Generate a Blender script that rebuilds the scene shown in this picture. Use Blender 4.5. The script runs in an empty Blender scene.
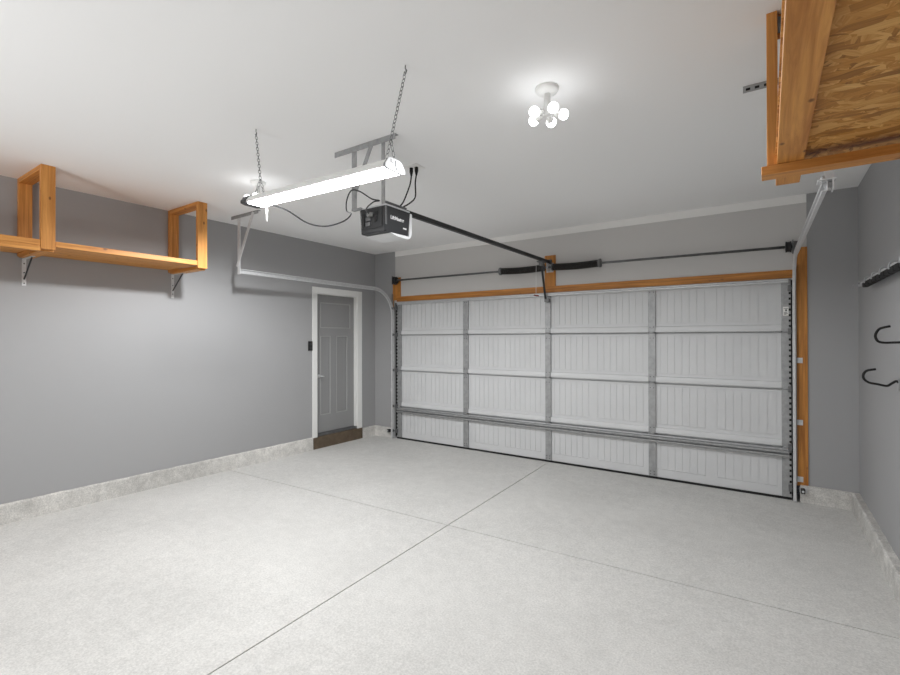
import bpy, bmesh, math, random
from mathutils import Vector, Matrix, noise

random.seed(4)
SC = bpy.context.scene
COL = SC.collection
PI = math.pi

# ------------------------------------------------------------------ room data (metres)
XL, XR = -5.182, 0.670          # left / right wall
YF, YB = 5.423, -2.60           # door wall / wall behind the photographer
H = 2.854                       # ceiling
OX0, OX1 = -4.755, 0.305        # door opening in the door wall (inside of the drywall returns)
DX0, DX1 = -4.715, 0.184         # garage door leaf

# ------------------------------------------------------------------ materials
def nodes(name):
    m = bpy.data.materials.new(name); m.use_nodes = True
    nt = m.node_tree
    b = nt.nodes['Principled BSDF']
    return m, nt, b

def N(nt, t, **kw):
    n = nt.nodes.new(t)
    for k, v in kw.items():
        if k in n.inputs: n.inputs[k].default_value = v
        else: setattr(n, k, v)
    return n

def lin(c):
    return tuple((v/12.92 if v <= .04045 else ((v+.055)/1.055)**2.4) for v in c)

def rgb(r, g, b):
    return lin((r/255, g/255, b/255)) + (1,)

def plain(name, col, rough=.5, metal=0.0, var=0.0, scale=6.0, bump=0.0, bscale=120.0, spec=.5):
    m, nt, b = nodes(name)
    b.inputs['Base Color'].default_value = col
    b.inputs['Roughness'].default_value = rough
    b.inputs['Metallic'].default_value = metal
    b.inputs['Specular IOR Level'].default_value = spec
    tc = N(nt, 'ShaderNodeTexCoord')
    if var:
        n = N(nt, 'ShaderNodeTexNoise', Scale=scale, Detail=5.0, Roughness=.6)
        nt.links.new(tc.outputs['Object'], n.inputs['Vector'])
        r = N(nt, 'ShaderNodeValToRGB')
        r.color_ramp.elements[0].position = .3; r.color_ramp.elements[1].position = .7
        r.color_ramp.elements[0].color = tuple(max(0, v*(1-var)) for v in col[:3]) + (1,)
        r.color_ramp.elements[1].color = tuple(min(1, v*(1+var)) for v in col[:3]) + (1,)
        nt.links.new(n.outputs['Fac'], r.inputs['Fac'])
        nt.links.new(r.outputs['Color'], b.inputs['Base Color'])
    if bump:
        n2 = N(nt, 'ShaderNodeTexNoise', Scale=bscale, Detail=3.0)
        nt.links.new(tc.outputs['Object'], n2.inputs['Vector'])
        bp = N(nt, 'ShaderNodeBump', Strength=bump, Distance=.004)
        nt.links.new(n2.outputs['Fac'], bp.inputs['Height'])
        nt.links.new(bp.outputs['Normal'], b.inputs['Normal'])
    return m

def emit(name, col, strength):
    m, nt, b = nodes(name)
    b.inputs['Base Color'].default_value = (.9, .9, .9, 1)
    b.inputs['Emission Color'].default_value = col
    b.inputs['Emission Strength'].default_value = strength
    return m

def wood(name, axis, light, dark, knot=.6, seed=0.0):
    """pine: grain streaks along one axis, a few dark knots"""
    m, nt, b = nodes(name)
    b.inputs['Roughness'].default_value = .5
    tc = N(nt, 'ShaderNodeTexCoord')
    mp = N(nt, 'ShaderNodeMapping')
    sc = [26, 26, 26]; sc[axis] = 1.1
    mp.inputs['Scale'].default_value = sc
    mp.inputs['Location'].default_value = (seed, seed*1.7, seed*.6)
    nt.links.new(tc.outputs['Object'], mp.inputs['Vector'])
    n = N(nt, 'ShaderNodeTexNoise', Scale=1.6, Detail=6.0, Roughness=.62, Distortion=.7)
    nt.links.new(mp.outputs['Vector'], n.inputs['Vector'])
    r = N(nt, 'ShaderNodeValToRGB')
    r.color_ramp.elements[0].position = .32; r.color_ramp.elements[0].color = dark
    r.color_ramp.elements[1].position = .66; r.color_ramp.elements[1].color = light
    nt.links.new(n.outputs['Fac'], r.inputs['Fac'])
    # knots
    mk = N(nt, 'ShaderNodeMapping')
    sk = [12, 12, 12]; sk[axis] = 7.0
    mk.inputs['Scale'].default_value = sk
    mk.inputs['Location'].default_value = (seed*3.1, seed, seed*2)
    nt.links.new(tc.outputs['Object'], mk.inputs['Vector'])
    v = N(nt, 'ShaderNodeTexVoronoi', Scale=1.0)
    nt.links.new(mk.outputs['Vector'], v.inputs['Vector'])
    kr = N(nt, 'ShaderNodeValToRGB')
    kr.color_ramp.elements[0].position = .07; kr.color_ramp.elements[0].color = (1, 1, 1, 1)
    kr.color_ramp.elements[1].position = .13; kr.color_ramp.elements[1].color = (0, 0, 0, 1)
    nt.links.new(v.outputs['Distance'], kr.inputs['Fac'])
    mu = N(nt, 'ShaderNodeMath', operation='MULTIPLY'); mu.inputs[1].default_value = knot
    nt.links.new(kr.outputs['Color'], mu.inputs[0])
    mx = N(nt, 'ShaderNodeMixRGB'); mx.inputs['Color2'].default_value = rgb(74, 34, 8)
    nt.links.new(mu.outputs[0], mx.inputs['Fac'])
    nt.links.new(r.outputs['Color'], mx.inputs['Color1'])
    nt.links.new(mx.outputs['Color'], b.inputs['Base Color'])
    bm_ = N(nt, 'ShaderNodeBump', Strength=.15, Distance=.002)
    nt.links.new(n.outputs['Fac'], bm_.inputs['Height'])
    nt.links.new(bm_.outputs['Normal'], b.inputs['Normal'])
    return m

def osb(name):
    m, nt, b = nodes(name)
    b.inputs['Roughness'].default_value = .55
    tc = N(nt, 'ShaderNodeTexCoord')
    prev = None
    for i, (ang, sx, sy) in enumerate([(.5, 12, 46), (-.7, 11, 42), (1.35, 15, 56), (2.4, 13, 50), (.05, 9, 34)]):
        nz = N(nt, 'ShaderNodeTexNoise', Scale=7.0, Detail=2.0)
        nt.links.new(tc.outputs['Object'], nz.inputs['Vector'])
        ad = N(nt, 'ShaderNodeVectorMath', operation='MULTIPLY_ADD')
        ad.inputs[1].default_value = (.05, .05, 0); nt.links.new(nz.outputs['Color'], ad.inputs[0])
        nt.links.new(tc.outputs['Object'], ad.inputs[2])
        mp = N(nt, 'ShaderNodeMapping')
        mp.inputs['Rotation'].default_value = (0, 0, ang)
        mp.inputs['Location'].default_value = (i*3.3, i*1.9, 0)
        mp2 = N(nt, 'ShaderNodeMapping'); mp2.inputs['Scale'].default_value = (sx, sy, 0)
        nt.links.new(ad.outputs[0], mp.inputs['Vector'])
        nt.links.new(mp.outputs['Vector'], mp2.inputs['Vector'])
        v = N(nt, 'ShaderNodeTexVoronoi', Scale=1.0)
        nt.links.new(mp2.outputs['Vector'], v.inputs['Vector'])
        hs = N(nt, 'ShaderNodeSeparateColor')
        nt.links.new(v.outputs['Color'], hs.inputs['Color'])
        # grain inside the strand
        mp3 = N(nt, 'ShaderNodeMapping'); mp3.inputs['Scale'].default_value = (5, 120, 5)
        nt.links.new(mp.outputs['Vector'], mp3.inputs['Vector'])
        g = N(nt, 'ShaderNodeTexNoise', Scale=1.5, Detail=4.0)
        nt.links.new(mp3.outputs['Vector'], g.inputs['Vector'])
        mix = N(nt, 'ShaderNodeMath', operation='MULTIPLY_ADD'); mix.inputs[1].default_value = .55
        nt.links.new(g.outputs['Fac'], mix.inputs[0])
        sc = N(nt, 'ShaderNodeMath', operation='MULTIPLY'); sc.inputs[1].default_value = .55
        nt.links.new(hs.outputs[0], sc.inputs[0]); nt.links.new(sc.outputs[0], mix.inputs[2])
        r = N(nt, 'ShaderNodeValToRGB')
        e = r.color_ramp.elements
        e[0].position = .1; e[0].color = rgb(122, 74, 20)
        e[1].position = .92; e[1].color = rgb(232, 184, 112)
        k = e.new(.5); k.color = rgb(192, 132, 54)
        nt.links.new(mix.outputs[0], r.inputs['Fac'])
        if prev is None: prev = r.outputs['Color']
        else:
            th = N(nt, 'ShaderNodeMath', operation='GREATER_THAN'); th.inputs[1].default_value = .58
            nt.links.new(hs.outputs[1], th.inputs[0])
            mx = N(nt, 'ShaderNodeMixRGB')
            nt.links.new(th.outputs[0], mx.inputs['Fac'])
            nt.links.new(prev, mx.inputs['Color1']); nt.links.new(r.outputs['Color'], mx.inputs['Color2'])
            prev = mx.outputs['Color']
    nt.links.new(prev, b.inputs['Base Color'])
    return m

def concrete(name, base, var, speck, rough=.75, bump=.25):
    m, nt, b = nodes(name)
    b.inputs['Roughness'].default_value = rough
    b.inputs['Specular IOR Level'].default_value = .35
    tc = N(nt, 'ShaderNodeTexCoord')
    n1 = N(nt, 'ShaderNodeTexNoise', Scale=.9, Detail=7.0, Roughness=.6, Distortion=.4)
    n2 = N(nt, 'ShaderNodeTexNoise', Scale=95.0, Detail=3.0, Roughness=.7)
    n3 = N(nt, 'ShaderNodeTexNoise', Scale=11.0, Detail=6.0, Roughness=.7)
    for n in (n1, n2, n3): nt.links.new(tc.outputs['Object'], n.inputs['Vector'])
    def mr(src, lo, hi, a=.3, c=.7):
        q = N(nt, 'ShaderNodeMapRange'); q.inputs[1].default_value = a; q.inputs[2].default_value = c
        q.inputs[3].default_value = lo; q.inputs[4].default_value = hi
        nt.links.new(src.outputs['Fac'], q.inputs[0]); return q
    a = mr(n1, 1-var, 1+var); s = mr(n2, 1-speck, 1+speck); t = mr(n3, 1-var*.9, 1+var*.9)
    m1 = N(nt, 'ShaderNodeMath', operation='MULTIPLY'); m2 = N(nt, 'ShaderNodeMath', operation='MULTIPLY')
    nt.links.new(a.outputs[0], m1.inputs[0]); nt.links.new(s.outputs[0], m1.inputs[1])
    nt.links.new(m1.outputs[0], m2.inputs[0]); nt.links.new(t.outputs[0], m2.inputs[1])
    vm = N(nt, 'ShaderNodeVectorMath', operation='SCALE'); vm.inputs[0].default_value = base[:3]
    nt.links.new(m2.outputs[0], vm.inputs['Scale'])
    nt.links.new(vm.outputs[0], b.inputs['Base Color'])
    bp = N(nt, 'ShaderNodeBump', Strength=bump, Distance=.003)
    nt.links.new(n2.outputs['Fac'], bp.inputs['Height'])
    nt.links.new(bp.outputs['Normal'], b.inputs['Normal'])
    return m

M = {}
M['ceiling'] = plain('ceiling_paint', rgb(247, 247, 247), .9, bump=.06, bscale=60, spec=.2)
M['wall'] = plain('grey_wall_paint', rgb(164, 164, 165), .62, bump=.05, bscale=90, spec=.35)
M['header'] = plain('pale_header_paint', rgb(208, 206, 204), .8, spec=.25)
M['band'] = plain('white_band_paint', rgb(246, 245, 243), .85, spec=.2)
M['back'] = plain('rear_wall_paint', rgb(200, 200, 198), .8)
M['floor'] = concrete('garage_floor_concrete', rgb(206, 205, 202), .07, .16)
M['joint'] = plain('floor_joint_grit', rgb(168, 166, 161), .95)
M['kerb'] = concrete('kerb_concrete', rgb(200, 198, 194), .24, .22, .85, .5)
M['trimwhite'] = plain('white_trim_paint', rgb(236, 236, 234), .45)
M['doorgrey'] = plain('grey_door_paint', rgb(146, 146, 146), .45)
M['moulding'] = plain('lit_moulding_grey', rgb(166, 166, 166), .45)  # lamp light along the door mouldings put in as a paler grey
M['sill'] = plain('brown_step_wood', rgb(98, 84, 68), .8, var=.25, scale=14)
M['panel'] = plain('white_steel_panel', rgb(212, 213, 214), .42, var=.03, scale=3)
M['groove'] = plain('panel_groove', rgb(150, 151, 153), .5)
M['steel'] = plain('galvanised_steel', rgb(166, 167, 168), .5, .55, var=.16, scale=22)
M['steelw'] = plain('bright_steel', rgb(216, 217, 218), .42, .35, var=.08, scale=30)
M['steeld'] = plain('dull_steel', rgb(120, 121, 122), .5, .7, var=.2, scale=18)
M['black'] = plain('black_metal', rgb(30, 30, 31), .5)
M['spring'] = plain('oiled_spring_steel', rgb(38, 36, 34), .4, .3)
M['rubber'] = plain('black_rubber', rgb(22, 22, 22), .8)
M['hole'] = plain('dark_slot', rgb(26, 26, 26), .8)
M['housing'] = plain('dark_grey_housing', rgb(52, 53, 55), .42)
M['housing2'] = plain('black_housing', rgb(44, 45, 47), .5)
M['plug'] = plain('grey_plug', rgb(120, 120, 118), .5)
M['whitep'] = plain('white_plastic', rgb(236, 236, 234), .35)
M['lens'] = plain('milky_lens', rgb(228, 229, 230), .3)
M['capgrey'] = plain('light_grey_plastic', rgb(150, 151, 151), .45)
M['red'] = plain('red_plastic', rgb(120, 32, 28), .5)
M['text'] = plain('white_lettering', rgb(235, 235, 235), .5)
M['sticker'] = plain('white_sticker', rgb(236, 236, 232), .6)
PL, PD = rgb(222, 158, 82), rgb(176, 110, 44)
M['woodx'] = wood('pine_along_x', 0, PL, PD, .7, .0)
M['woody'] = wood('pine_along_y', 1, PL, PD, .75, 1.3)
M['woodz'] = wood('pine_along_z', 2, PL, PD, .75, 2.1)
JL, JD = rgb(212, 144, 66), rgb(160, 98, 34)
M['jambz'] = wood('door_framing_along_z', 2, JL, JD, .4, 3.7)
M['jambx'] = wood('door_framing_along_x', 0, JL, JD, .4, 5.1)
M['osb'] = osb('strand_board')
M['led'] = emit('led_diffuser', (.98, .99, 1, 1), 32.0)
M['bulb'] = emit('lamp_bulb_glow', (.97, .985, 1, 1), 6.0)

# ------------------------------------------------------------------ mesh helpers (world coordinates)
def box(bm, x0, x1, y0, y1, z0, z1, bev=0.0, rot=None):
    g = bmesh.ops.create_cube(bm, size=1.0)
    vs = g['verts']
    cx, cy, cz = (x0+x1)/2, (y0+y1)/2, (z0+z1)/2
    for v in vs:
        v.co = Vector((v.co.x*abs(x1-x0), v.co.y*abs(y1-y0), v.co.z*abs(z1-z0)))
    if bev:
        es = list({e for v in vs for e in v.link_edges})
        r = bmesh.ops.bevel(bm, geom=es, offset=bev, segments=2, affect='EDGES', profile=.5)
        vs = list({v for f in r['faces'] for v in f.verts} | {v for v in vs if v.is_valid})
    for v in vs:
        if rot: v.co = rot @ v.co
        v.co += Vector((cx, cy, cz))
    return bm

def B(*a, **k): return box(bmesh.new(), *a, **k)

def frame_of(d):
    d = d.normalized()
    up = Vector((0, 0, 1)) if abs(d.z) < .95 else Vector((1, 0, 0))
    s = d.cross(up).normalized(); u = s.cross(d).normalized()
    return s, u

def tube(bm, pts, r, seg=10, cap=True):
    pts = [Vector(p) for p in pts]
    rings = []; s0 = None
    for i, p in enumerate(pts):
        d = (pts[min(i+1, len(pts)-1)] - pts[max(i-1, 0)]).normalized()
        if s0 is None: s, u = frame_of(d)
        else:
            s = (s0 - d*s0.dot(d)).normalized(); u = s.cross(d).normalized()
        s0 = s
        rr = r[i] if isinstance(r, (list, tuple)) else r
        rings.append([bm.verts.new(p + (s*math.cos(t) + u*math.sin(t))*rr) for t in [2*PI*k/seg for k in range(seg)]])
    for a, b in zip(rings, rings[1:]):
        for k in range(seg):
            f = bm.faces.new((a[k], a[(k+1) % seg], b[(k+1) % seg], b[k])); f.smooth = True
    if cap:
        bm.faces.new(list(reversed(rings[0]))); bm.faces.new(rings[-1])
    return bm

def spline(pts, n=8):
    P = [Vector(p) for p in pts]; out = []
    for i in range(len(P)-1):
        p0, p1, p2, p3 = P[max(i-1, 0)], P[i], P[i+1], P[min(i+2, len(P)-1)]
        for k in range(n):
            t = k/n
            out.append(.5*((2*p1) + (p2-p0)*t + (2*p0-5*p1+4*p2-p3)*t*t + (3*p1-p0-3*p2+p3)*t**3))
    out.append(P[-1]); return out

def bar(bm, p0, p1, w, t, side=None):
    """flat bar from p0 to p1: width w along 'side', thickness t"""
    p0, p1 = Vector(p0), Vector(p1)
    d = (p1-p0).normalized()
    s = Vector(side) if side else frame_of(d)[0]
    s = (s - d*s.dot(d)).normalized(); u = d.cross(s).normalized()
    c = []
    for p in (p0, p1):
        c.append([bm.verts.new(p + s*a*w/2 + u*b_*t/2) for a, b_ in ((-1, -1), (1, -1), (1, 1), (-1, 1))])
    for k in range(4): bm.faces.new((c[0][k], c[0][(k+1) % 4], c[1][(k+1) % 4], c[1][k]))
    bm.faces.new(list(reversed(c[0]))); bm.faces.new(c[1])
    return bm

def sweep(bm, path, normals, prof):
    """sweep an open 2-D profile (a, b) along a path; a along a fixed side vector, b along normals[i]; gives a thin sheet"""
    rings = []
    for p, (s, u) in zip(path, normals):
        rings.append([bm.verts.new(Vector(p) + s*a + u*b_) for a, b_ in prof])
    n = len(prof)
    for r0, r1 in zip(rings, rings[1:]):
        for k in range(n-1):
            bm.faces.new((r0[k], r0[k+1], r1[k+1], r1[k]))
    bmesh.ops.recalc_face_normals(bm, faces=bm.faces)
    return bm

def lathe(bm, c, prof, axis=(0, 0, 1), seg=20):
    ax = Vector(axis).normalized(); s, u = frame_of(ax); c = Vector(c)
    rings = []
    for r, h in prof:
        rings.append([bm.verts.new(c + ax*h + (s*math.cos(2*PI*k/seg) + u*math.sin(2*PI*k/seg))*max(r, 1e-5)) for k in range(seg)])
    for a, b_ in zip(rings, rings[1:]):
        for k in range(seg):
            f = bm.faces.new((a[k], a[(k+1) % seg], b_[(k+1) % seg], b_[k])); f.smooth = True
    bm.faces.new(list(reversed(rings[0]))); bm.faces.new(rings[-1])
    bmesh.ops.recalc_face_normals(bm, faces=bm.faces)
    return bm

ORG = {}
def root_off(p):
    while p is not None:
        if p.name in ORG: return ORG[p.name]
        p = p.parent
    return Vector((0, 0, 0))

def obj(name, bm, mat, parent=None, label=None):
    if parent is not None: bmesh.ops.translate(bm, verts=bm.verts, vec=-root_off(parent))
    bmesh.ops.recalc_face_normals(bm, faces=bm.faces)
    me = bpy.data.meshes.new(name); bm.to_mesh(me); bm.free()
    o = bpy.data.objects.new(name, me); COL.objects.link(o)
    if isinstance(mat, str): mat = M[mat]
    me.materials.append(mat)
    if parent is not None: o.parent = parent
    if label: o['label'] = label
    return o

def thing(name, label, cat, loc, group=None):
    o = bpy.data.objects.new(name, None); COL.objects.link(o)
    o.location = loc; o.empty_display_size = .1
    ORG[o.name] = Vector(loc)
    o['label'] = label; o['category'] = cat
    if group: o['group'] = group
    return o

def struct(name, bm, mat, label=None, cat=None, parent=None):
    o = obj(name, bm, mat, parent)
    if parent is None:
        o['kind'] = 'structure'
        if label: o['label'] = label
        if cat: o['category'] = cat
    return o

def copy_part(o, parent):
    c = o.copy(); COL.objects.link(c); c.parent = parent
    for ch in list(o.children): copy_part(ch, c)
    return c

def copy_thing(o, loc, label):
    c = o.copy(); COL.objects.link(c); c.location = loc; c['label'] = label
    ORG[c.name] = Vector(loc)
    for ch in list(o.children): copy_part(ch, c)
    return c

# ================================================================== THE SETTING
# floor: four slabs parted by two tooled joints that run two degrees off square
def fall(y): return -.0055*(y-2.2)
def build_floor():
    bm = bmesh.new()
    P = Vector((-2.158, 3.100)); a = math.radians(2.1)
    u = Vector((math.cos(a), math.sin(a))); v = Vector((-math.sin(a), math.cos(a)))
    g = .0045; d = .012
    X0, X1, Y0, Y1 = XL-.25, XR+.05, YB-.05, YF+.25
    def onY(off, side):   # joint along v, at u-offset
        return lambda y: P.x + u.x*off + v.x*((y-P.y-u.y*off)/v.y)
    def onX(off):
        return lambda x: P.y + v.y*off + u.y*((x-P.x-v.x*off)/u.x)
    def corner(su, sv): q = P + u*su*g + v*sv*g; return (q.x, q.y)
    for su in (-1, 1):
        for sv in (-1, 1):
            xe = X0 if su < 0 else X1; ye = Y0 if sv < 0 else Y1
            c = corner(su, sv)
            pts = [c, (xe, onX(sv*g)(xe)), (xe, ye), (onY(su*g, 0)(ye), ye)]
            top = [bm.verts.new((x, y, fall(y))) for x, y in pts]
            bot = [bm.verts.new((x, y, fall(y)-d)) for x, y in pts]
            bm.faces.new(top)
            for k in range(4): bm.faces.new((top[k], top[(k+1) % 4], bot[(k+1) % 4], bot[k]))
    vs = [bm.verts.new((x, y, fall(y)-d)) for x, y in ((X0, Y0), (X1, Y0), (X1, Y1), (X0, Y1))]
    bm.faces.new(vs)
    return bm
struct('floor', build_floor(), 'floor', 'pale speckled concrete garage floor cut by two tooled joints', 'floor')

struct('ceiling', B(XL-.1, XR+.1, YB-.1, YF+.1, H, H+.1), 'ceiling', 'white painted garage ceiling', 'ceiling')

# left wall with a door opening
DY0, DY1, DZ0, DZ1 = 4.262, 5.032, .155, 2.150
bm = bmesh.new()
box(bm, XL-.12, XL, YB-.1, DY0, -.05, H)
box(bm, XL-.12, XL, DY1, YF+.1, -.05, H)
box(bm, XL-.12, XL, DY0, DY1, DZ1, H)
box(bm, XL-.12, XL, DY0, DY1, -.05, .02)
struct('wall_left', bm, 'wall', 'grey painted wall with the side door and the shelf', 'wall')
struct('wall_right', B(XR, XR+.12, YB-.1, YF+.1, -.05, H), 'wall', 'grey painted wall at the right carrying the black hooks', 'wall')
struct('wall_back', B(XL, XR, YB-.12, YB, -.05, H), 'back', 'pale wall behind the viewpoint', 'wall')
# returns either side of the big door
bm = bmesh.new()
box(bm, XL, OX0, YF, YF+.12, -.05, H)
box(bm, OX1, XR, YF, YF+.12, -.05, H)
struct('wall_front', bm, 'wall', 'narrow grey wall returns on either side of the garage door', 'wall')
struct('wall_header', B(OX0, OX1, YF, YF+.12, 2.06, H), 'header', 'pale painted header wall above the garage door', 'wall')
struct('trim_1', B(OX0, OX1, YF-.004, YF, H-.079, H), 'band', 'white band along the top of the header wall', 'trim')

# timber framing round the big door
bm = bmesh.new()
box(bm, OX0-.04, DX0-.070, YF-.012, YF+.10, .13, 2.45)
box(bm, DX0-.070, DX0-.003, YF-.012, YF+.10, 2.10, 2.45)
box(bm, DX0-.003, -4.640, YF-.012, YF+.10, 2.156, 2.45)
struct('trim_2', bm, 'jambz', 'bare wood jamb at the left side of the garage door', 'trim')
struct('trim_3', B(DX1+.024, OX1+.003, YF-.012, YF+.10, .13, 2.36), 'jambz', 'bare wood jamb at the right side of the garage door', 'trim')
struct('trim_4', B(DX0-.003, DX1+.024, YF-.010, YF+.10, 2.078, 2.155), 'jambx', 'bare wood beam along the top of the garage door', 'trim')
struct('trim_5', B(-2.290, -2.150, YF-.014, YF-.0005, 2.155, 2.535), 'jambz', 'short upright wood block behind the middle of the springs', 'trim')

# kerbs: rough concrete stem wall showing under the drywall
def kerb(p0, p1, inward, h0, h1, t, rough=.006, seed=0):
    """strip from p0 to p1 (floor line of the wall); face stands off by t"""
    bm = bmesh.new()
    p0, p1 = Vector((*p0, 0)), Vector((*p1, 0)); inn = Vector((*inward, 0))
    L = (p1-p0).length; n = max(2, int(L/.02)); rings = []
    for i in range(n+1):
        s = i/n; p = p0.lerp(p1, s); h = h0+(h1-h0)*s
        j = noise.noise(Vector((s*L*9+seed, 3.3, 0)))*rough + noise.noise(Vector((s*L*31+seed, 1, 0)))*rough*.7
        k = noise.noise(Vector((s*L*14+seed, 7.7, 2)))*rough*.5
        tt = t + k
        rings.append([bm.verts.new(p + inn*a + Vector((0, 0, z))) for a, z in
                      ((0, -.03), (tt+.008, -.03), (tt+.003, .004), (tt, h*.5), (tt-.002+k, h-.010+j), (tt-.012, h+j), (0, h+j*.6+.001))])
    for a, b_ in zip(rings, rings[1:]):
        for q in range(6): bm.faces.new((a[q], a[q+1], b_[q+1], b_[q]))
    bm.faces.new(rings[0]); bm.faces.new(rings[-1])
    return bm
struct('baseboard_left', kerb((XL, YB), (XL, 4.188), (1, 0), .180, .158, .022, seed=1), 'kerb', 'rough concrete kerb under the left wall', 'kerb')
struct('baseboard_corner', kerb((XL, 5.13), (XL, YF), (1, 0), .135, .135, .022, seed=5), 'kerb', 'short concrete kerb between side door and corner', 'kerb')
struct('baseboard_front_left', kerb((XL+.02, YF), (OX0-.045, YF), (0, -1), .135, .135, .03, seed=9), 'kerb', 'short concrete kerb left of the garage door', 'kerb')
struct('baseboard_front', kerb((OX1-.06, YF), (XR-.05, YF), (0, -1), .136, .132, .03, seed=13), 'kerb', 'short concrete kerb right of the garage door', 'kerb')
struct('baseboard_right', kerb((XR, YB), (XR, YF), (-1, 0), .135, .132, .055, .011, seed=17), 'kerb', 'rough broken edged concrete kerb under the right wall', 'kerb')

# side door
dr = thing('door_1', 'grey panelled side door in a white frame', 'door', (XL, (DY0+DY1)/2, .155))
dr['kind'] = 'structure'
S = XL-.055          # face of the slab
bm = bmesh.new()
y0, y1, z0, z1 = DY0+.012, DY1-.016, .186, 2.138
rects = [(4.375, 4.945, 1.665, 2.03), (4.375, 4.565, .43, 1.555), (4.67, 4.885, .43, 1.555)]
ys = sorted({y0, y1, *[r[0] for r in rects], *[r[1] for r in rects]})
zs = sorted({z0, z1, *[r[2] for r in rects], *[r[3] for r in rects]})
for i in range(len(ys)-1):
    for j in range(len(zs)-1):
        cy, cz = (ys[i]+ys[i+1])/2, (zs[j]+zs[j+1])/2
        inside = any(r[0] < cy < r[1] and r[2] < cz < r[3] for r in rects)
        if not inside:
            box(bm, S-.035, S, ys[i], ys[i+1], zs[j], zs[j+1])
for r in rects:
    box(bm, S-.035, S-.014, *r)
    # sloped sticking round the sunk panel
    for a in range(4):
        pass
slab = obj('door_slab', bm, 'doorgrey', dr)
bm = bmesh.new()
for r in rects:
    w = .014
    for (ya, yb, za, zb) in ((r[0], r[1], r[3]-w, r[3]), (r[0], r[1], r[2], r[2]+w), (r[0], r[0]+w, r[2]+w, r[3]-w), (r[1]-w, r[1], r[2]+w, r[3]-w)):
        box(bm, S-.014, S+.002, ya, yb, za, zb, .003)
obj('panel_moulding', bm, 'moulding', slab)
bm = bmesh.new()
lathe(bm, (S, 4.345, .985), [(.026, 0), (.026, .006), (.012, .010), (.010, .045), (.012, .05)], (1, 0, 0))
tube(bm, [(S+.047, 4.345, .985), (S+.05, 4.365, .985), (S+.05, 4.40, .980)], [.009, .009, .007])
obj('door_handle', bm, 'steelw', slab, 'silver lever handle')
bm = bmesh.new()
box(bm, XL-.11, XL, DY0, DY0+.011, DZ0+.03, DZ1)
box(bm, XL-.11, XL, DY1-.015, DY1, DZ0+.03, DZ1)
box(bm, XL-.11, XL, DY0+.011, DY1-.015, DZ1-.011, DZ1)
obj('door_jamb', bm, 'trimwhite', dr)
bm = bmesh.new()
cw, ct = .088, .016
box(bm, XL+.0003, XL+ct, DY0-cw+.012, DY0+.005, DZ0-.01, DZ1+cw-.006, .003)
box(bm, XL+.0003, XL+ct, DY1-.005, DY1+cw+.002, .135, DZ1+cw-.006, .003)
box(bm, XL+.0003, XL+ct, DY0+.005, DY1-.005, DZ1-.004, DZ1+cw-.006, .003)
obj('door_casing', bm, 'trimwhite', dr, 'white casing boards')
bm = bmesh.new()
box(bm, XL-.11, XL-.012, DY0+.011, DY1-.015, .150, .182)
obj('threshold', bm, 'steeld', dr)
struct('trim_6', B(XL-.10, XL+.020, 4.190, 5.128, -.03, .148, .006), 'sill', 'brown wooden step below the side door', 'step')
sw = thing('wall_button', 'small black wall control left of the side door', 'switch', (XL, 4.150, 1.42))
obj('button_plate', B(XL+.0002, XL+.022, 4.118, 4.180, 1.350, 1.478, .004), 'black', sw)
for zz in (1.440, 1.385):
    obj('push_button', B(XL+.022, XL+.027, 4.130, 4.168, zz-.017, zz+.017, .002), 'housing', sw)

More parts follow.
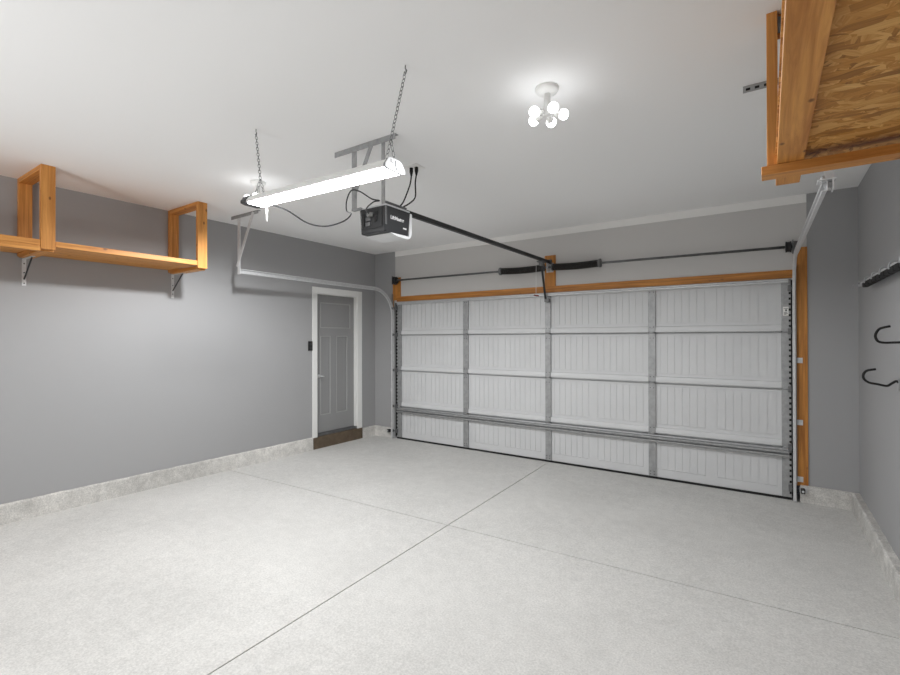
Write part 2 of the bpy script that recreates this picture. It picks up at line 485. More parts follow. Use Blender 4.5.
# ================================================================== GARAGE DOOR
gd = thing('garage_door', 'wide white sectional garage door with beaded panels, seen from inside', 'garage door', ((DX0+DX1)/2, YF, 0))
ZJ = [0.000, 0.478, 1.030, 1.572, 2.072]     # bottom, three joints, top
STX = [(-4.715, -4.622), (-3.502, -3.418), (-2.288, -2.214), (-1.084, -1.009), (.108, .184)]
rw, pitch, c0 = .495, .6065, -.178
cents = [c0 - pitch*k for k in range(8)]
sections = []
FP = YF + .004        # face of the beaded skin
for s in range(4):
    za, zb = ZJ[s], ZJ[s+1]
    bm = bmesh.new()
    box(bm, DX0, DX1, FP+.030, YF+.050, za+.003, zb-.003)         # core behind
    box(bm, DX0, DX1, FP+.005, FP+.030, za+.003, zb-.019)
    ra, rb = za+(.105 if s else .095), zb-.040
    # flat face around the beaded rectangles, 5 mm proud of the groove floor
    box(bm, DX0, DX1, FP, FP+.005, za+.003, ra-.005)
    box(bm, DX0, DX1, FP, FP+.005, rb+.005, zb-.019)
    edge = DX0
    for cxx in reversed(cents):
        l, r = cxx-rw/2, cxx+rw/2
        box(bm, edge, l-.005, FP, FP+.005, ra-.005, rb+.005)
        n = 7
        for k in range(n):
            w = rw/n
            box(bm, l+k*w+(.0032 if k else 0), l+(k+1)*w-(.0032 if k < n-1 else 0), FP, FP+.005, ra, rb)
        edge = r+.005
    box(bm, edge, DX1, FP, FP+.005, ra-.005, rb+.005)
    sec = obj('door_section', bm, 'panel', gd)
    sections.append(sec)
    # rolled lip at the foot of the section
    bm = bmesh.new()
    prof = [(0, .062), (-.014, .054), (-.019, .030), (-.019, .004), (-.012, -.006)]
    for x0_, x1_ in zip([a[1] for a in STX[:-1]], [a[0] for a in STX[1:]]):
        rings = [[bm.verts.new((x, FP+dy, za+.006+dz)) for dy, dz in prof+[(.004, 0)]] for x in (x0_, x1_)]
        for k in range(len(prof)): bm.faces.new((rings[0][k], rings[0][k+1], rings[1][k+1], rings[1][k]))
        bm.faces.new(rings[0]); bm.faces.new(rings[1])
    if s: obj('bottom_lip', bm, 'panel', sec)
    else: bm.free()
    for q, (xa, xb) in enumerate(STX):
        bm = bmesh.new()
        box(bm, xa, xb, FP-.020, FP-.0002, za+.006, zb-.006, .003)
        # raised outer flanges
        obj('stile', bm, 'steel', sec)
        bm = bmesh.new()
        if q in (0, 4):
            xe = xb-.010 if q == 4 else xa+.010
            zz = za+.05
            while zz < zb-.05:
                box(bm, xe-.008, xe+.008, FP-.022, FP-.019, zz-.011, zz+.011)
                zz += .052
        else:
            for zz in (za+.03, za+.06, zb-.06, zb-.03):
                for dx in (-.018, .018):
                    box(bm, (xa+xb)/2+dx-.004, (xa+xb)/2+dx+.004, FP-.0215, FP-.019, zz-.004, zz+.004)
        obj('stile_hole', bm, 'hole', sec)
# struts: ribbed steel bars across the whole leaf
def strut(za, h, d):
    bm = bmesh.new()
    prof = [(0, 0), (-.004, 0), (-.008, h*.10), (-d, h*.16), (-d, h*.38), (-.016, h*.44), (-.016, h*.56), (-d, h*.62), (-d, h*.84), (-.008, h*.90), (-.004, h), (0, h)]
    rings = [[bm.verts.new((x, FP-.0225+dy, za+dz)) for dy, dz in prof] for x in (DX0+.03, DX1-.02)]
    for k in range(len(prof)-1): bm.faces.new((rings[0][k], rings[0][k+1], rings[1][k+1], rings[1][k]))
    bm.faces.new(rings[0]); bm.faces.new(rings[1]); 
    bm.faces.new((rings[0][0], rings[0][-1], rings[1][-1], rings[1][0]))
    return bm
obj('strut', strut(.384, .075, .045), 'steel', gd, 'ribbed steel bar above the lowest panels')
obj('strut', strut(2.030, .040, .040), 'steelw', gd, 'steel bar along the top edge')
bm = bmesh.new(); box(bm, DX0, DX1, FP-.016, YF+.05, -.018, .003, .002)
obj('bottom_seal', bm, 'rubber', gd, 'black rubber seal')
obj('gap_strip', B(OX0+.001, DX0-.001, YF+.002, YF+.030, .014, 2.076), 'rubber', gd)  # black strips filling the gaps beside the leaf
obj('gap_strip', B(DX1+.001, DX1+.023, YF+.002, YF+.030, .014, 2.076), 'rubber', gd)
# hinges and end rollers at every joint
for zj in ZJ[1:4]:
    for q, (xa, xb) in enumerate(STX):
        xc = (xa+xb)/2
        bm = bmesh.new()
        box(bm, xc-.026, xc+.026, FP-.0235, FP-.0205, zj-.045, zj+.045, .001)
        tube(bm, [(xc-.030, FP-.030, zj), (xc+.030, FP-.030, zj)], .008)
        obj('hinge', bm, 'steel', gd)
for zj in (.10, *ZJ[1:4], 1.98):
    for side in (0, 1):
        xe = STX[0][0]+.012 if side == 0 else STX[4][1]-.012
        xo = -4.768 if side == 0 else .204
        bm = bmesh.new()
        tube(bm, [(xe, FP-.049, zj), (xo, FP-.049, zj)], .006)
        tube(bm, [(xo-.006, FP-.049, zj), (xo+.006, FP-.049, zj)], .020, 14)
        box(bm, xe-.014, xe+.014, FP-.060, FP-.020, zj-.028, zj+.028, .002)
        obj('roller', bm, 'steeld', gd)
# sticker near the top of the right end stile
st = obj('sticker', B(.122, .166, FP-.0222, FP-.0207, 1.722, 1.806), 'sticker', gd, 'white paper sticker with small dark marks')
bm = bmesh.new()
for zz, xa, xb in ((1.790, .128, .160), (1.752, .128, .152), (1.743, .128, .158), (1.734, .128, .148)):
    box(bm, xa, xb, FP-.0226, FP-.0221, zz-.002, zz+.002)
box(bm, .140, .152, FP-.0226, FP-.0221, 1.763, 1.781)
obj('sticker_print', bm, 'housing', st)

# ================================================================== DOOR TRACKS
def track(name, X, XE, sgn, label):
    """C-channel: upright, bend and level run; sgn = +1 when the channel opens towards +X"""
    t = thing(name, label, 'track', (X, YF, 0), 'garage door tracks')
    Yv = FP-.049; R = .40; Zh = 2.247; Ye = 2.86
    path, nrm = [], []
    side = Vector((sgn, 0, 0))
    zs = [-.010, .5, 1.0, 1.5, Zh-R]
    for z in zs: path.append((X, Yv, z)); nrm.append((side, Vector((0, 1, 0))))
    for k in range(1, 17):
        a = PI/2*k/16
        path.append((X, Yv-R+R*math.cos(a), Zh-R+R*math.sin(a)))
        nrm.append((side, Vector((0, math.cos(a), math.sin(a)))))
    for y in (4.4, 3.8, 3.2, Ye): path.append((X+(XE-X)*(Yv-R-y)/(Yv-R-Ye), y, Zh)); nrm.append((side, Vector((0, 0, 1))))
    r_, b_ = .0255, .024
    b_ = .021
    prof = [(b_*.75, r_*.62), (b_, r_*.8), (b_*.8, r_), (0, r_), (-.004, r_*.7), (-.004, -r_*.7), (0, -r_), (b_*.8, -r_), (b_, -r_*.8), (b_*.75, -r_*.62)]
    bm = sweep(bmesh.new(), path, nrm, prof)
    o = obj('rail', bm, 'steelw', t)
    md = o.modifiers.new('thick', 'SOLIDIFY'); md.thickness = .002
    # angle stiffener that carries the upright on the jamb
    bm = bmesh.new()
    box(bm, X-sgn*.008-.0015, X-sgn*.008+.0015, Yv-.010, YF-.0135, .15, 2.20)
    obj('wall_angle', bm, 'steel', t)
    for zb in (.19, .72, 1.30):
        bm = bmesh.new()
        xa, xb = sorted((X-sgn*.010, X-sgn*.056))
        box(bm, xa, xb, YF-.0175, YF-.0135, zb-.025, zb+.025, .001)
        tube(bm, [((xa+xb)/2, YF-.024, zb), ((xa+xb)/2, YF-.0175, zb)], .009, 6)
        obj('track_bracket', bm, 'steelw', t)
    return t, Zh, Ye

tl, Zh, Ye = track('door_track', -4.778, -4.735, 1, 'galvanised garage door track along the left wall')
# hanger of the left track
bm = bmesh.new()
box(bm, -4.870, -4.372, Ye-.016, Ye+.016, H-.004, H-.0005); box(bm, -4.870, -4.372, Ye-.016, Ye-.012, H-.036, H-.004)
obj('ceiling_angle', bm, 'steel', tl)
bm = bmesh.new(); bar(bm, (-4.728, Ye-.010, H-.01), (-4.728, Ye-.010, Zh-.035), .052, .004, (1, 0, 0)); obj('hanger_strap', bm, 'steelw', tl)
bm = bmesh.new(); bar(bm, (-4.455, Ye-.018, H-.012), (-4.752, Ye-.018, Zh+.045), .042, .004, (1, 0, 0)); obj('brace', bm, 'steelw', tl)

tr, Zh, Ye = track('door_track', .214, .240, -1, 'galvanised garage door track running under the wooden rack at right')
bm = bmesh.new()
Yh = 2.93
box(bm, -.103, .420, Yh-.016, Yh+.016, H-.004, H-.0005); box(bm, -.103, .420, Yh-.016, Yh-.012, H-.036, H-.004)
obj('ceiling_angle', bm, 'steel', tr)
x = -.09
while x < .41:
    obj('angle_slot', B(x, x+.020, Yh-.0166, Yh-.0155, H-.027, H-.014), 'hole', tr); x += .04
bm = bmesh.new(); bar(bm, (.252, Yh-.018, H-.01), (.252, Yh-.018, Zh+.0), .040, .004, (1, 0, 0)); obj('hanger_strap', bm, 'steelw', tr)
bm = bmesh.new()
box(bm, .205, .275, Ye-.004, Ye+.075, Zh+.027, Zh+.034, .002); box(bm, .262, .268, Ye, Ye+.07, Zh-.02, Zh+.03, .001)
tube(bm, [(.225, Ye+.02, Zh+.02), (.225, Ye+.02, Zh+.05)], .010, 6)
obj('end_clip', bm, 'steelw', tr)

# safety sensors at the foot of both tracks
for X, s, lab in ((-4.778, -1, 'small door sensor on a bracket at the foot of the left track'), (.214, 1, 'small door sensor on a bracket at the foot of the right track')):
    t = thing('door_sensor', lab, 'sensor', (X+s*.045, YF-.075, .10), 'door sensors')
    xa, xb = sorted((X+s*.026, X+s*.085))
    obj('sensor_bracket', B(xa, xb, YF-.040, YF-.0365, .075, .125, .001), 'steelw', t)
    obj('sensor_body', B(X+s*.050-.016, X+s*.050+.016, YF-.095, YF-.041, .075, .120, .005), 'black', t)
    bm = bmesh.new(); lathe(bm, (X+s*.050, YF-.095, .098), [(.010, 0), (.010, .004), (.006, .006)], (0, -1, 0)); obj('sensor_eye', bm, 'steelw', t)

# ================================================================== TORSION SPRINGS
ts = thing('torsion_spring_shaft', 'long steel shaft with two black springs above the garage door', 'spring shaft', (-2.22, YF-.075, 2.38))
Ysp = YF-.075
def zsh(x): return 2.398 - .036*((x+4.65)/4.84)
bm = bmesh.new(); tube(bm, [(-4.70, Ysp, zsh(-4.70)), (.215, Ysp, zsh(.215))], .0127, 14); obj('shaft', bm, 'steeld', ts)
def coil(x0, x1):
    bm = bmesh.new(); turns = 46; pts = []
    for k in range(turns*10+1):
        s = k/(turns*10); x = x0+(x1-x0)*s; a = 2*PI*turns*s
        sag = -.010*math.sin(PI*s)
        pts.append((x, Ysp+.036*math.cos(a), zsh(x)+sag+.036*math.sin(a)))
    return tube(bm, pts, .0072, 6)
for x0_, x1_ in ((-2.865, -2.275), (-2.165, -1.600)):
    obj('spring', coil(x0_, x1_), 'spring', ts)
for x_, d in ((-2.875, 1), (-1.590, -1)):
    bm = bmesh.new(); lathe(bm, (x_, Ysp, zsh(x_)), [(.018, -.02), (.050, -.012), (.050, .004), (.032, .03), (.030, .06)], (d, 0, 0)); obj('winding_cone', bm, 'steeld', ts)
for x_, d in ((-2.272, -1), (-2.168, 1)):
    bm = bmesh.new(); lathe(bm, (x_, Ysp, zsh(x_)), [(.045, 0), (.045, .008), (.032, .02), (.030, .05)], (d, 0, 0)); obj('centre_cone', bm, 'steeld', ts)
bm = bmesh.new()
box(bm, -2.224, -2.216, Ysp-.045, YF-.0145, 2.330, 2.435, .002); box(bm, -2.265, -2.175, YF-.0185, YF-.0145, 2.325, 2.44, .001)
obj('centre_bearing_plate', bm, 'steelw', ts)
for x_, s in ((-4.690, -1), (.172, 1)):
    bm = bmesh.new()
    z = zsh(x_)
    lathe(bm, (x_-s*.032, Ysp, z), [(.030, 0), (.052, .004), (.050, .012), (.046, .016), (.046, .034), (.050, .038), (.052, .046), (.030, .05)], (s, 0, 0))
    obj('cable_drum', bm, 'black', ts)
    bm = bmesh.new(); box(bm, x_+s*.026-.002, x_+s*.026+.002, Ysp-.05, YF-.0125, z-.06, z+.06, .001)
    xa, xb = sorted((x_+s*.026, x_+s*.070)); box(bm, xa, xb, YF-.0165, YF-.0125, z-.06, z+.06, .001)
    obj('end_bearing_plate', bm, 'steeld', ts)

# ================================================================== DOOR OPENER
op = thing('garage_door_opener', 'dark grey ceiling hung opener with its long black rail to the door', 'door opener', (-2.22, 2.42, 2.22))
ox0, ox1, oy0, oy1, oz0, oz1 = -2.345, -2.100, 2.300, 2.560, 2.232, 2.405
bm = bmesh.new()
# tapered housing: narrower towards the bottom
def hexa(bm, x0, x1, y0, y1, z0, z1, tx, ty0, ty1):
    co = [(x0+tx, y0+ty0, z0), (x1-tx, y0+ty0, z0), (x1-tx, y1-ty1, z0), (x0+tx, y1-ty1, z0), (x0, y0, z1), (x1, y0, z1), (x1, y1, z1), (x0, y1, z1)]
    v = [bm.verts.new(c) for c in co]
    fs = [bm.faces.new([v[i] for i in f]) for f in ((3, 2, 1, 0), (4, 5, 6, 7), (0, 1, 5, 4), (1, 2, 6, 5), (2, 3, 7, 6), (3, 0, 4, 7))]
    es = list({e for f in fs for e in f.edges})
    bmesh.ops.bevel(bm, geom=es, offset=.006, segments=2, affect='EDGES')
    return bm
hexa(bm, ox0, ox1, oy0, oy1, oz0, oz1, .010, .004, .012)
body = obj('motor_housing', bm, 'housing', op)
# rear control face (towards the viewer) with recess, connector block, knobs
obj('control_plate', B(ox0+.020, ox1-.030, oy0-.004, oy0+.001, oz0+.030, oz1-.012, .002), 'housing2', body)
bm = bmesh.new()
box(bm, ox0+.026, ox0+.058, oy0-.010, oy0-.003, oz0+.050, oz1-.034, .002)
obj('terminal_block', bm, 'black', body)
bm = bmesh.new()
for zz in (oz0+.062, oz0+.096): box(bm, ox0+.068, ox0+.112, oy0-.010, oy0-.003, zz-.013, zz+.013, .003)
obj('adjust_button', bm, 'steeld', body, 'two grey adjusting buttons')
obj('power_plug', B(ox0+.098, ox0+.140, oy0-.030, oy0-.003, oz1-.068, oz1-.038, .006), 'plug', body, 'pale grey plug')
bm = bmesh.new(); box(bm, ox0+.150, ox0+.178, oy0-.010, oy0-.003, oz1-.060, oz1-.032, .002); box(bm, ox0+.150, ox0+.170, oy0-.014, oy0-.004, oz1-.10, oz1-.068, .002)
obj('socket', bm, 'black', body)
# top cover and milky light lens round far end and bottom
obj('top_cover', B(ox0+.004, ox1-.002, oy0+.004, oy1-.004, oz1, oz1+.012, .004), 'steelw', op, 'pale steel top plate')
bm = bmesh.new()
n = 12; prof = []
for k in range(n+1):
    a = PI/2*k/n
    prof.append((oy1+.020-.055+.055*math.sin(a), oz0-.018+.055-.055*math.cos(a)))
outer = [(oy0+.06, oz0-.004), (oy0+.12, oz0-.016)] + prof + [(oy1+.020, oz1-.004)]
inner = [(oy1-.004, oz1-.004), (oy1-.010, oz0+.004), (oy0+.06, oz0-.001)]
ring = [[bm.verts.new((x, y, z)) for y, z in outer+inner] for x in (ox0+.006, ox1-.004)]
m_ = len(ring[0])
for k in range(m_):
    f = bm.faces.new((ring[0][k], ring[0][(k+1) % m_], ring[1][(k+1) % m_], ring[1][k])); f.smooth = False
bm.faces.new(ring[0]); bm.faces.new(list(reversed(ring[1])))
obj('light_lens', bm, 'lens', op, 'milky white lens wrapping the far end and underside')
obj('corner_strip', B(ox1-.004, ox1+.002, oy0-.002, oy0+.012, oz0+.045, oz1-.004, .001), 'steeld', body, 'pale edge strip')
# lettering on the side
def text_mesh(body_txt, size, name, mat, parent, loc, rot):
    cu = bpy.data.curves.new(name, 'FONT'); cu.body = body_txt; cu.size = size; cu.extrude = .0006; cu.offset = .0010
    to = bpy.data.objects.new(name+'_tmp', cu); COL.objects.link(to)
    bpy.context.view_layer.update()
    me = bpy.data.meshes.new_from_object(to.evaluated_get(bpy.context.evaluated_depsgraph_get()))
    bpy.data.objects.remove(to); bpy.data.curves.remove(cu)
    me.transform(Matrix.Translation(Vector(loc)) @ rot)
    b2 = bmesh.new(); b2.from_mesh(me); bpy.data.meshes.remove(me)
    return obj(name, b2, mat, parent)
# text runs along +Y on the +X face
R = Matrix(((0, 0, 1, 0), (1, 0, 0, 0), (0, 1, 0, 0), (0, 0, 0, 1)))
text_mesh('LiftMaster', .034, 'lettering', 'text', body, (ox1-.0035, oy0+.052, oz0+.092), R)
bm = bmesh.new(); box(bm, ox1-.0075, ox1-.0045, oy0+.185, oy0+.220, oz0+.046, oz0+.056); obj('model_mark', bm, 'text', body, 'small white mark')
# hanging straps and ceiling angle
bm = bmesh.new()
box(bm, -2.580, -2.005, 2.286, 2.320, H-.004, H-.0005); box(bm, -2.580, -2.005, 2.286, 2.290, H-.038, H-.004)
obj('ceiling_angle', bm, 'steel', op)
bm = bmesh.new()
bar(bm, (-2.388, 2.294, H-.01), (-2.388, 2.294, oz1+.004), .046, .004, (1, 0, 0))
box(bm, -2.410, -2.320, 2.288, 2.316, oz1+.002, oz1+.014, .001)
obj('hanger_strap', bm, 'steel', op)
bm = bmesh.new()
bar(bm, (-2.119, 2.298, H-.01), (-2.119, 2.298, oz1+.008), .030, .004, (1, 0, 0))
obj('hanger_strap', bm, 'steel', op)
bm = bmesh.new()
bar(bm, (-2.205, 2.284, H-.012), (-2.385, 2.284, 2.50), .034, .004, (1, 0, 0)); obj('brace', bm, 'steel', op)
bm = bmesh.new()
bar(bm, (-2.165, 2.36, oz1+.045), (-2.165, 2.58, oz1+.045), .026, .010, (1, 0, 0)); box(bm, -2.175, -2.155, 2.50, 2.53, oz1+.012, oz1+.045); obj('top_strap', bm, 'steeld', op)
# rail, trolley, arm
bm = bmesh.new()
box(bm, -2.240, -2.204, 2.53, YF-.0145, 2.432, 2.466, .003)
rail = obj('rail', bm, 'black', op, 'long black rail')
bm = bmesh.new(); box(bm, -2.252, -2.192, YF-.060, YF-.0140, 2.425, 2.478, .003); obj('header_bracket', bm, 'steeld', op)
bm = bmesh.new(); box(bm, -2.262, -2.188, 5.10, 5.22, 2.415, 2.431, .003); box(bm, -2.25, -2.20, 5.13, 5.19, 2.375, 2.415, .003); obj('trolley', bm, 'steeld', op)
bm = bmesh.new()
bar(bm, (-2.225, 5.16, 2.39), (-2.262, FP-.060, 1.985), .026, .006, (1, 0, 0)); obj('door_arm', bm, 'black', op)
bm = bmesh.new(); box(bm, -2.275, -2.215, FP-.070, FP-.021, 1.958, 1.995, .002); obj('door_bracket', bm, 'steeld', op)
bm = bmesh.new(); tube(bm, [(-2.285, 5.14, 2.425), (-2.288, 5.14, 2.03)], .0025, 6); rc = obj('release_cord', bm, 'whitep', op, 'thin pale cord')
bm = bmesh.new(); tube(bm, [(-2.315, 5.14, 2.028), (-2.255, 5.14, 2.018)], .008, 8); obj('release_handle', bm, 'red', rc, 'dark red handle')
# two black cords from the ceiling socket, ending in plugs
so = thing('ceiling_socket', 'pale square socket in the ceiling feeding two black plugs', 'socket', (-2.29, 2.83, H))
obj('cover_plate', B(-2.36, -2.22, 2.77, 2.89, H-.006, H-.0003, .002), 'band', so)
for k, (px_, py_) in enumerate(((-2.305, 2.82), (-2.262, 2.83))):
    bm = bmesh.new(); lathe(bm, (px_, py_, H-.006), [(.014, 0), (.014, .03), (.010, .045), (.007, .06)], (0, 0, -1)); 
    pl = obj('cord_plug', bm, 'rubber', op, 'black plug in the ceiling socket')
    bm = bmesh.new()
    d = .05*k
    tube(bm, spline([(px_, py_, H-.06), (px_-.003, py_-.01, H-.13), (px_+.005+d*.3, py_-.07+d*.6, H-.24-d*.2), (px_+.07, py_-.19+d*.4, H-.34), (-2.165, 2.50+.02*k, oz1+.034)]), .0055, 8)
    obj('power_cord', bm, 'rubber', op)

# ================================================================== LED SHOP LIGHT
sl = thing('hanging_shop_light', 'long white LED light hanging from the ceiling on two chains', 'light', (-2.07, 1.67, 2.31))
fx0, fx1 = -2.690, -1.432
def fz(x): return 2.352 + (2.298-2.352)*(x-fx0)/(fx1-fx0)
def fy(x): return 1.700 + (1.636-1.700)*(x-fx0)/(fx1-fx0)
def fixture_sweep(prof, x0, x1, closed=True):
    bm = bmesh.new()
    rg = [[bm.verts.new((x, fy(x)+a, fz(x)+b_)) for a, b_ in prof] for x in (x0, x1)]
    n = len(prof)
    for k in range(n if closed else n-1): bm.faces.new((rg[0][k], rg[0][(k+1) % n], rg[1][(k+1) % n], rg[1][k]))
    bm.faces.new(rg[0]); bm.faces.new(list(reversed(rg[1])))
    return bm
W2 = .066
obj('housing', fixture_sweep([(-W2, .001), (-W2, .012), (-.045, .040), (-.030, .048), (.030, .048), (.045, .040), (W2, .012), (W2, .001)], fx0+.060, fx1-.012), 'whitep', sl)
obj('diffuser', fixture_sweep([(-.056, .0005), (-.052, -.004), (-.036, -.0075), (.036, -.0075), (.052, -.004), (.056, .0005)], fx0+.060, fx1-.012), 'led', sl, 'glowing white diffuser')
capp = [(-W2-.003, -.002), (-W2-.003, .014), (-.048, .043), (-.031, .051), (.031, .051), (.048, .043), (W2+.003, .014), (W2+.003, -.002), (.042, -.009), (-.042, -.009)]
o1 = obj('end_cap', fixture_sweep(capp, fx1-.012, fx1), 'capgrey', sl)
o2 = obj('end_cap', fixture_sweep(capp, fx0, fx0+.060), 'housing', sl, 'grey end cap')
bm = bmesh.new()
for ya, yb, za, zb in ((-.030, -.012, .030, .044), (.000, .022, .018, .044), (.006, .016, .004, .012)):
    box(bm, fx1-.0005, fx1+.002, fy(fx1)+ya, fy(fx1)+yb, fz(fx1)+za, fz(fx1)+zb)
obj('cap_slot', bm, 'steeld', o1)
def chain(p0, p1):
    p0, p1 = Vector(p0), Vector(p1); d = p1-p0; L = d.length; d.normalize()
    s, u = frame_of(d); bm = bmesh.new(); pitch_ = .022; n = int(L/pitch_)
    for k in range(n):
        c = p0 + d*(k+.5)*L/n; a = s if k % 2 else u
        pts = [c + d*(.0145*math.cos(t)) + a*(.0075*math.sin(t)) for t in [2*PI*q/10 for q in range(11)]]
        tube(bm, pts, .0015, 5, cap=False)
    return bm
for (cx_, cy_), xe in (((-2.702, 1.744), fx0+.11), ((-1.465, 1.748), fx1-.03)):
    zt = fz(xe)+.048
    yk = 2*[0]
    top = Vector((xe, fy(xe), zt+.10))
    bm = chain((cx_, cy_, H-.030), top)
    for sy in (-1, 1):
        bm2 = chain(top, (xe, fy(xe)+sy*.030, zt+.002)); me = bpy.data.meshes.new('tmp'); bm2.to_mesh(me); bm2.free(); bm.from_mesh(me); bpy.data.meshes.remove(me)
    ch = obj('chain', bm, 'steeld', sl)
    bm = bmesh.new(); tube(bm, spline([(cx_, cy_, H-.0003), (cx_, cy_, H-.018), (cx_+.008, cy_, H-.028), (cx_, cy_, H-.040), (cx_-.008, cy_, H-.032)], 4), .003, 6)
    obj('ceiling_hook', bm, 'steeld', ch)
bm = bmesh.new(); tube(bm, [(fx0+.195, fy(fx0)-.02, fz(fx0)-.004), (fx0+.195, fy(fx0)-.02, fz(fx0)-.132)], .007, 8); obj('pull_cord', bm, 'whitep', sl, 'short white pull cord')
bm = bmesh.new()
tube(bm, spline([(fx0+.11, fy(fx0)+.06, fz(fx0)+.004), (fx0+.20, 1.82, 2.318), (-2.46, 1.95, 2.262), (-2.38, 2.03, 2.245), (-2.31, 2.12, 2.285), (-2.30, 2.18, 2.345), (-2.375, 2.21, 2.385), (-2.385, 2.22, 2.46), (-2.34, 2.22, 2.52), (-2.26, 2.22, 2.50), (-2.17, 2.24, 2.44), (-2.12, 2.262, 2.425), (-2.175, 2.262, 2.425), (-2.24, 2.262, 2.39), (-2.226, 2.272, 2.355)], 6), .0045, 8)
obj('power_cord', bm, 'housing2', sl, 'thin dark cord looping to the opener')

# ================================================================== CEILING LAMPS (five bulbs each)
def lamp(loc, label, watts, cone=166, soft=.35):
    t = thing('ceiling_lamp', label, 'lamp', loc, 'five bulb ceiling lamps')
    x, y, z = loc
    bm = bmesh.new(); lathe(bm, (x, y, z), [(.062, .0003), (.062, .012), (.055, .024), (.030, .030), (.020, .034)], (0, 0, -1), 24); obj('canopy', bm, 'whitep', t)
    bm = bmesh.new(); lathe(bm, (x, y, z-.034), [(.018, 0), (.018, .075), (.026, .081), (.026, .110), (.012, .118)], (0, 0, -1), 16); obj('stem', bm, 'whitep', t)
    for k in range(5):
        a = 2*PI*k/5 + .45
        d = Vector((math.cos(a)*.97, math.sin(a)*.97, -.22)).normalized()
        c = Vector((x, y, z-.128)) + d*.034
        bm = bmesh.new(); lathe(bm, c, [(.012, 0), (.015, .01), (.016, .022), (.021, .034)], d, 16); sk = obj('bulb_socket', bm, 'whitep', t)
        bm = bmesh.new(); lathe(bm, c+d*.0343, [(.020, 0), (.025, .008), (.028, .018), (.026, .030), (.019, .040), (.008, .045), (.002, .0458)], d, 16); obj('bulb', bm, 'bulb', sk, 'glowing bulb')
    li = bpy.data.lights.new('lamp_light', 'SPOT'); li.energy = watts; li.spot_size = math.radians(cone); li.spot_blend = soft
    li.shadow_soft_size = .045; li.color = (.97, .985, 1)
    lo = bpy.data.objects.new('lamp_light', li); COL.objects.link(lo); lo.parent = t; lo.location = (0, 0, -.215)
    return t
lamp((-.973, 2.337, H), 'ceiling lamp with five lit bulbs in front of the garage door', 58)
lamp((-3.600, 2.344, H), 'ceiling lamp with lit bulbs half hidden behind the left end of the hanging shop light', 140, 177, .55)
# added fill light behind the viewpoint, aimed up to brighten ceiling and walls
fl = bpy.data.lights.new('added_fill_light', 'SPOT'); fl.energy = 180; fl.spot_size = math.radians(158); fl.spot_blend = .25; fl.shadow_soft_size = .25
fo = bpy.data.objects.new('added_fill_light', fl); COL.objects.link(fo); fo.location = (-2.7, -1.85, 1.45); fo.rotation_euler = (PI, 0, 0)

# ================================================================== LEFT WALL SHELF
sh = thing('hanging_wall_shelf', 'pine shelf on two timber hoops high on the left wall', 'shelf', (XL, 1.2, 2.20))
SX = -4.578
posts = [(1.160, 1.249), (2.336, 2.428)]
for ya, yb in posts:
    obj('post', B(SX-.038, SX, ya, yb, 2.205, H-.0005, .003), 'woodz', sh)
    obj('post', B(XL+.0005, XL+.038, ya, yb, 2.205, H-.0005, .003), 'woodz', sh)
    obj('top_rail', B(XL+.0385, SX-.0385, ya, yb, H-.039, H-.0006, .003), 'woodx', sh)
    obj('bottom_rail', B(XL+.0385, SX-.0385, ya, yb, 2.192, 2.230, .003), 'woodx', sh)
# boards between the hoops: two planks side by side with a front edge strip
for ya, yb in ((1.250, 2.335), (-.60, 1.159)):
    w = (SX-.001 - XL - .0015)/3
    for k in range(3):
        obj('shelf_board', B(XL+.001+k*w, XL+.001+(k+1)*w-.003, ya, yb, 2.2305, 2.2685 if k < 2 else 2.2745, .003), 'woody', sh)
obj('front_edge', B(SX-.042, SX-.004, -.60, 1.159, 2.188, 2.2300, .003), 'woody', sh)
for yc in (1.204, 2.382):
    br = bmesh.new()
    box(br, XL+.0003, XL+.004, yc-.014, yc+.014, 1.965 if yc < 2 else 1.940, 2.190, .001)
    box(br, XL+.004, XL+.25, yc-.014, yc+.014, 2.187, 2.191, .001)
    bo = obj('shelf_bracket', br, 'steelw', sh, 'pale metal angle bracket')
    br = bmesh.new(); tube(br, [(XL+.006, yc, 2.02), (XL+.21, yc, 2.182)], .006, 8); obj('strut_rod', br, 'housing', bo, 'dark diagonal rod')
    for zz in (1.985, 2.075, 2.15):
        obj('screw', tube(bmesh.new(), [(XL+.004, yc, zz), (XL+.006, yc, zz)], .005, 8), 'hole', bo)

# ================================================================== RIGHT OVERHEAD RACK
rk = thing('overhead_storage_rack', 'big pine and strand board rack hung from the ceiling at upper right', 'rack', (.0, 2.31, 2.19))
RX1 = XR-.001
obj('cross_rail', B(-.018, RX1, 2.310, 2.395, 2.186, 2.222, .002), 'woodx', rk)
obj('cross_rail', B(-.018, RX1, .150, .239, 2.186, 2.222, .002), 'woodx', rk)
obj('runner', B(.035, .124, -.05, 2.640, 2.2225, 2.260, .002), 'woody', rk, 'broad flat pine board under the deck')
obj('runner', B(.575, .664, -.05, 2.640, 2.2225, 2.260, .002), 'woody', rk)
obj('deck', B(.030, RX1, -.05, 2.64, 2.2605, 2.272), 'osb', rk, 'strand board deck')
obj('post', B(.001, .039, 2.312, 2.401, 2.2225, H-.0005, .002), 'woodz', rk)
obj('post', B(.001, .039, .150, .239, 2.2225, H-.0005, .002), 'woodz', rk)
obj('top_rail', B(.0395, RX1, 2.345, 2.383, H-.085, H-.0006, .002), 'woodx', rk)
obj('top_rail', B(.0395, RX1, .180, .218, H-.085, H-.0006, .002), 'woodx', rk)
bm = bmesh.new(); box(bm, .0395, .0425, 2.3255, 2.3445, H-.08, H-.012); box(bm, .0395, .075, 2.340, 2.3445, H-.08, H-.012, .001); obj('angle_bracket', bm, 'steeld', rk, 'small grey metal bracket')

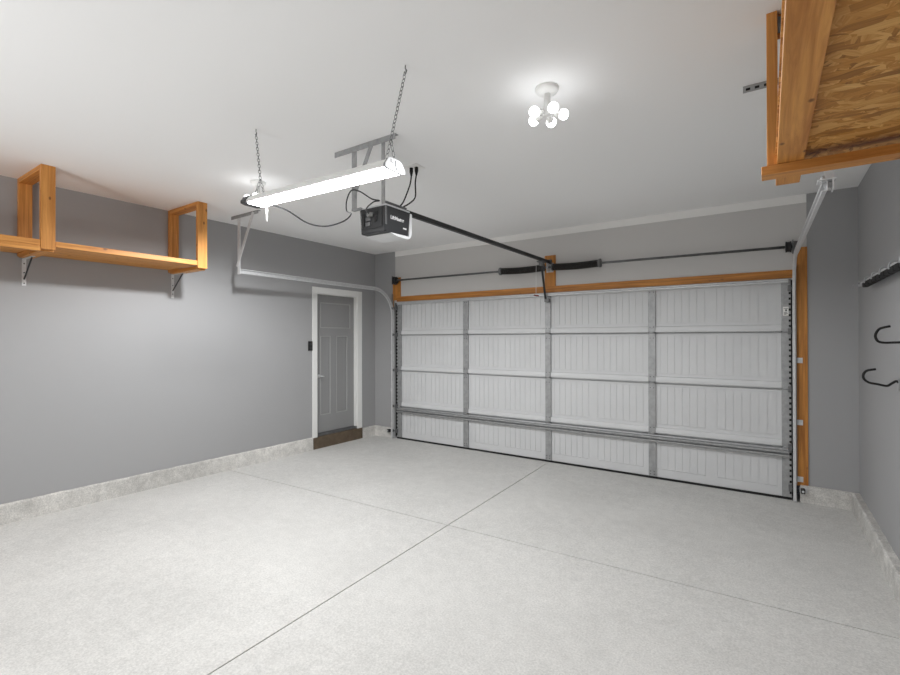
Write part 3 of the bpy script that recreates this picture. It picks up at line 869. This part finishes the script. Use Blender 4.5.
# ================================================================== RIGHT WALL: hooks and tool rail
def hook(y, pts, label):
    t = thing('wall_hook', label, 'hook', (XR, y, pts[0][1]), 'black wall hooks')
    bm = bmesh.new(); tube(bm, spline([(x, y, z) for x, z in pts], 8), .0072, 10); obj('hook_arm', bm, 'rubber', t)
    z0 = pts[0][1]
    bm = bmesh.new(); box(bm, XR-.006, XR-.0003, y-.012, y+.012, z0-.05, z0+.025, .002); obj('back_plate', bm, 'steel', t)
    return t
hook(3.74, [(XR-.004, 1.484), (.62, 1.483), (.575, 1.482), (.548, 1.492), (.538, 1.525), (.552, 1.560), (.575, 1.573), (.605, 1.580)], 'upper black J shaped hook on the right wall')
hook(3.90, [(XR-.004, 1.235), (.655, 1.243), (.635, 1.228), (.612, 1.212), (.57, 1.220), (.53, 1.228), (.506, 1.250), (.503, 1.278), (.520, 1.303), (.562, 1.314)], 'lower black J shaped hook on the right wall')
tr_ = thing('tool_rail', 'dark tool holder rail high on the right wall', 'tool rail', (XR, 4.3, 1.92))
obj('rail', B(XR-.050, XR-.0003, 3.20, 5.10, 1.9365, 1.958, .003), 'steelw', tr_, 'silver rail')
y = 3.26
k = 0
while y < 4.62:
    obj('grip', B(XR-.066, XR-.0285, y, y+.115, 1.898, 1.936, .008), 'rubber', tr_, 'black rubber grip')
    y += .135; k += 1
for y in (3.33, 3.60, 3.87, 4.14, 4.41, 4.72, 4.95):
    bm = bmesh.new(); tube(bm, spline([(XR-.050, y, 1.948), (XR-.082, y, 1.946), (XR-.092, y, 1.93), (XR-.094, y, 1.905)], 4), .005, 8); obj('peg', bm, 'steel', tr_)

# ================================================================== CAMERA
f_px, cx_px, cy_px, yaw, pit, rol = 463.79, 453.39, 336.28, .5954, .0046, -.0022
C_, S_ = math.cos(yaw), math.sin(yaw)
r0, f0, u0 = Vector((C_, S_, 0)), Vector((-S_, C_, 0)), Vector((0, 0, 1))
fw = f0*math.cos(pit) + u0*math.sin(pit); u1 = -f0*math.sin(pit) + u0*math.cos(pit)
rt = r0*math.cos(rol) + u1*math.sin(rol); up = -r0*math.sin(rol) + u1*math.cos(rol)
cam = bpy.data.cameras.new('camera'); co = bpy.data.objects.new('camera', cam); COL.objects.link(co)
mt = Matrix((rt, up, -fw)).transposed().to_4x4(); mt.translation = Vector((0, 0, 1.513))
co.matrix_world = mt
cam.sensor_width = 36; cam.lens = f_px/900*36
cam.shift_x = (450-cx_px)/900; cam.shift_y = (cy_px-337.5)/900
cam.clip_start = .02
SC.camera = co

# ================================================================== LIGHT / VIEW
w = bpy.data.worlds.new('world'); SC.world = w; w.use_nodes = True
w.node_tree.nodes['Background'].inputs[0].default_value = (.8, .85, 1, 1)
w.node_tree.nodes['Background'].inputs[1].default_value = .01
SC.view_settings.view_transform = 'Standard'; SC.view_settings.look = 'None'
SC.view_settings.exposure = 0.18; SC.view_settings.gamma = 1.0; SC.view_settings.use_curve_mapping = False
SC.cycles.max_bounces = 10; SC.cycles.diffuse_bounces = 6; SC.cycles.use_denoising = True
SC.cycles.sample_clamp_indirect = 6.0
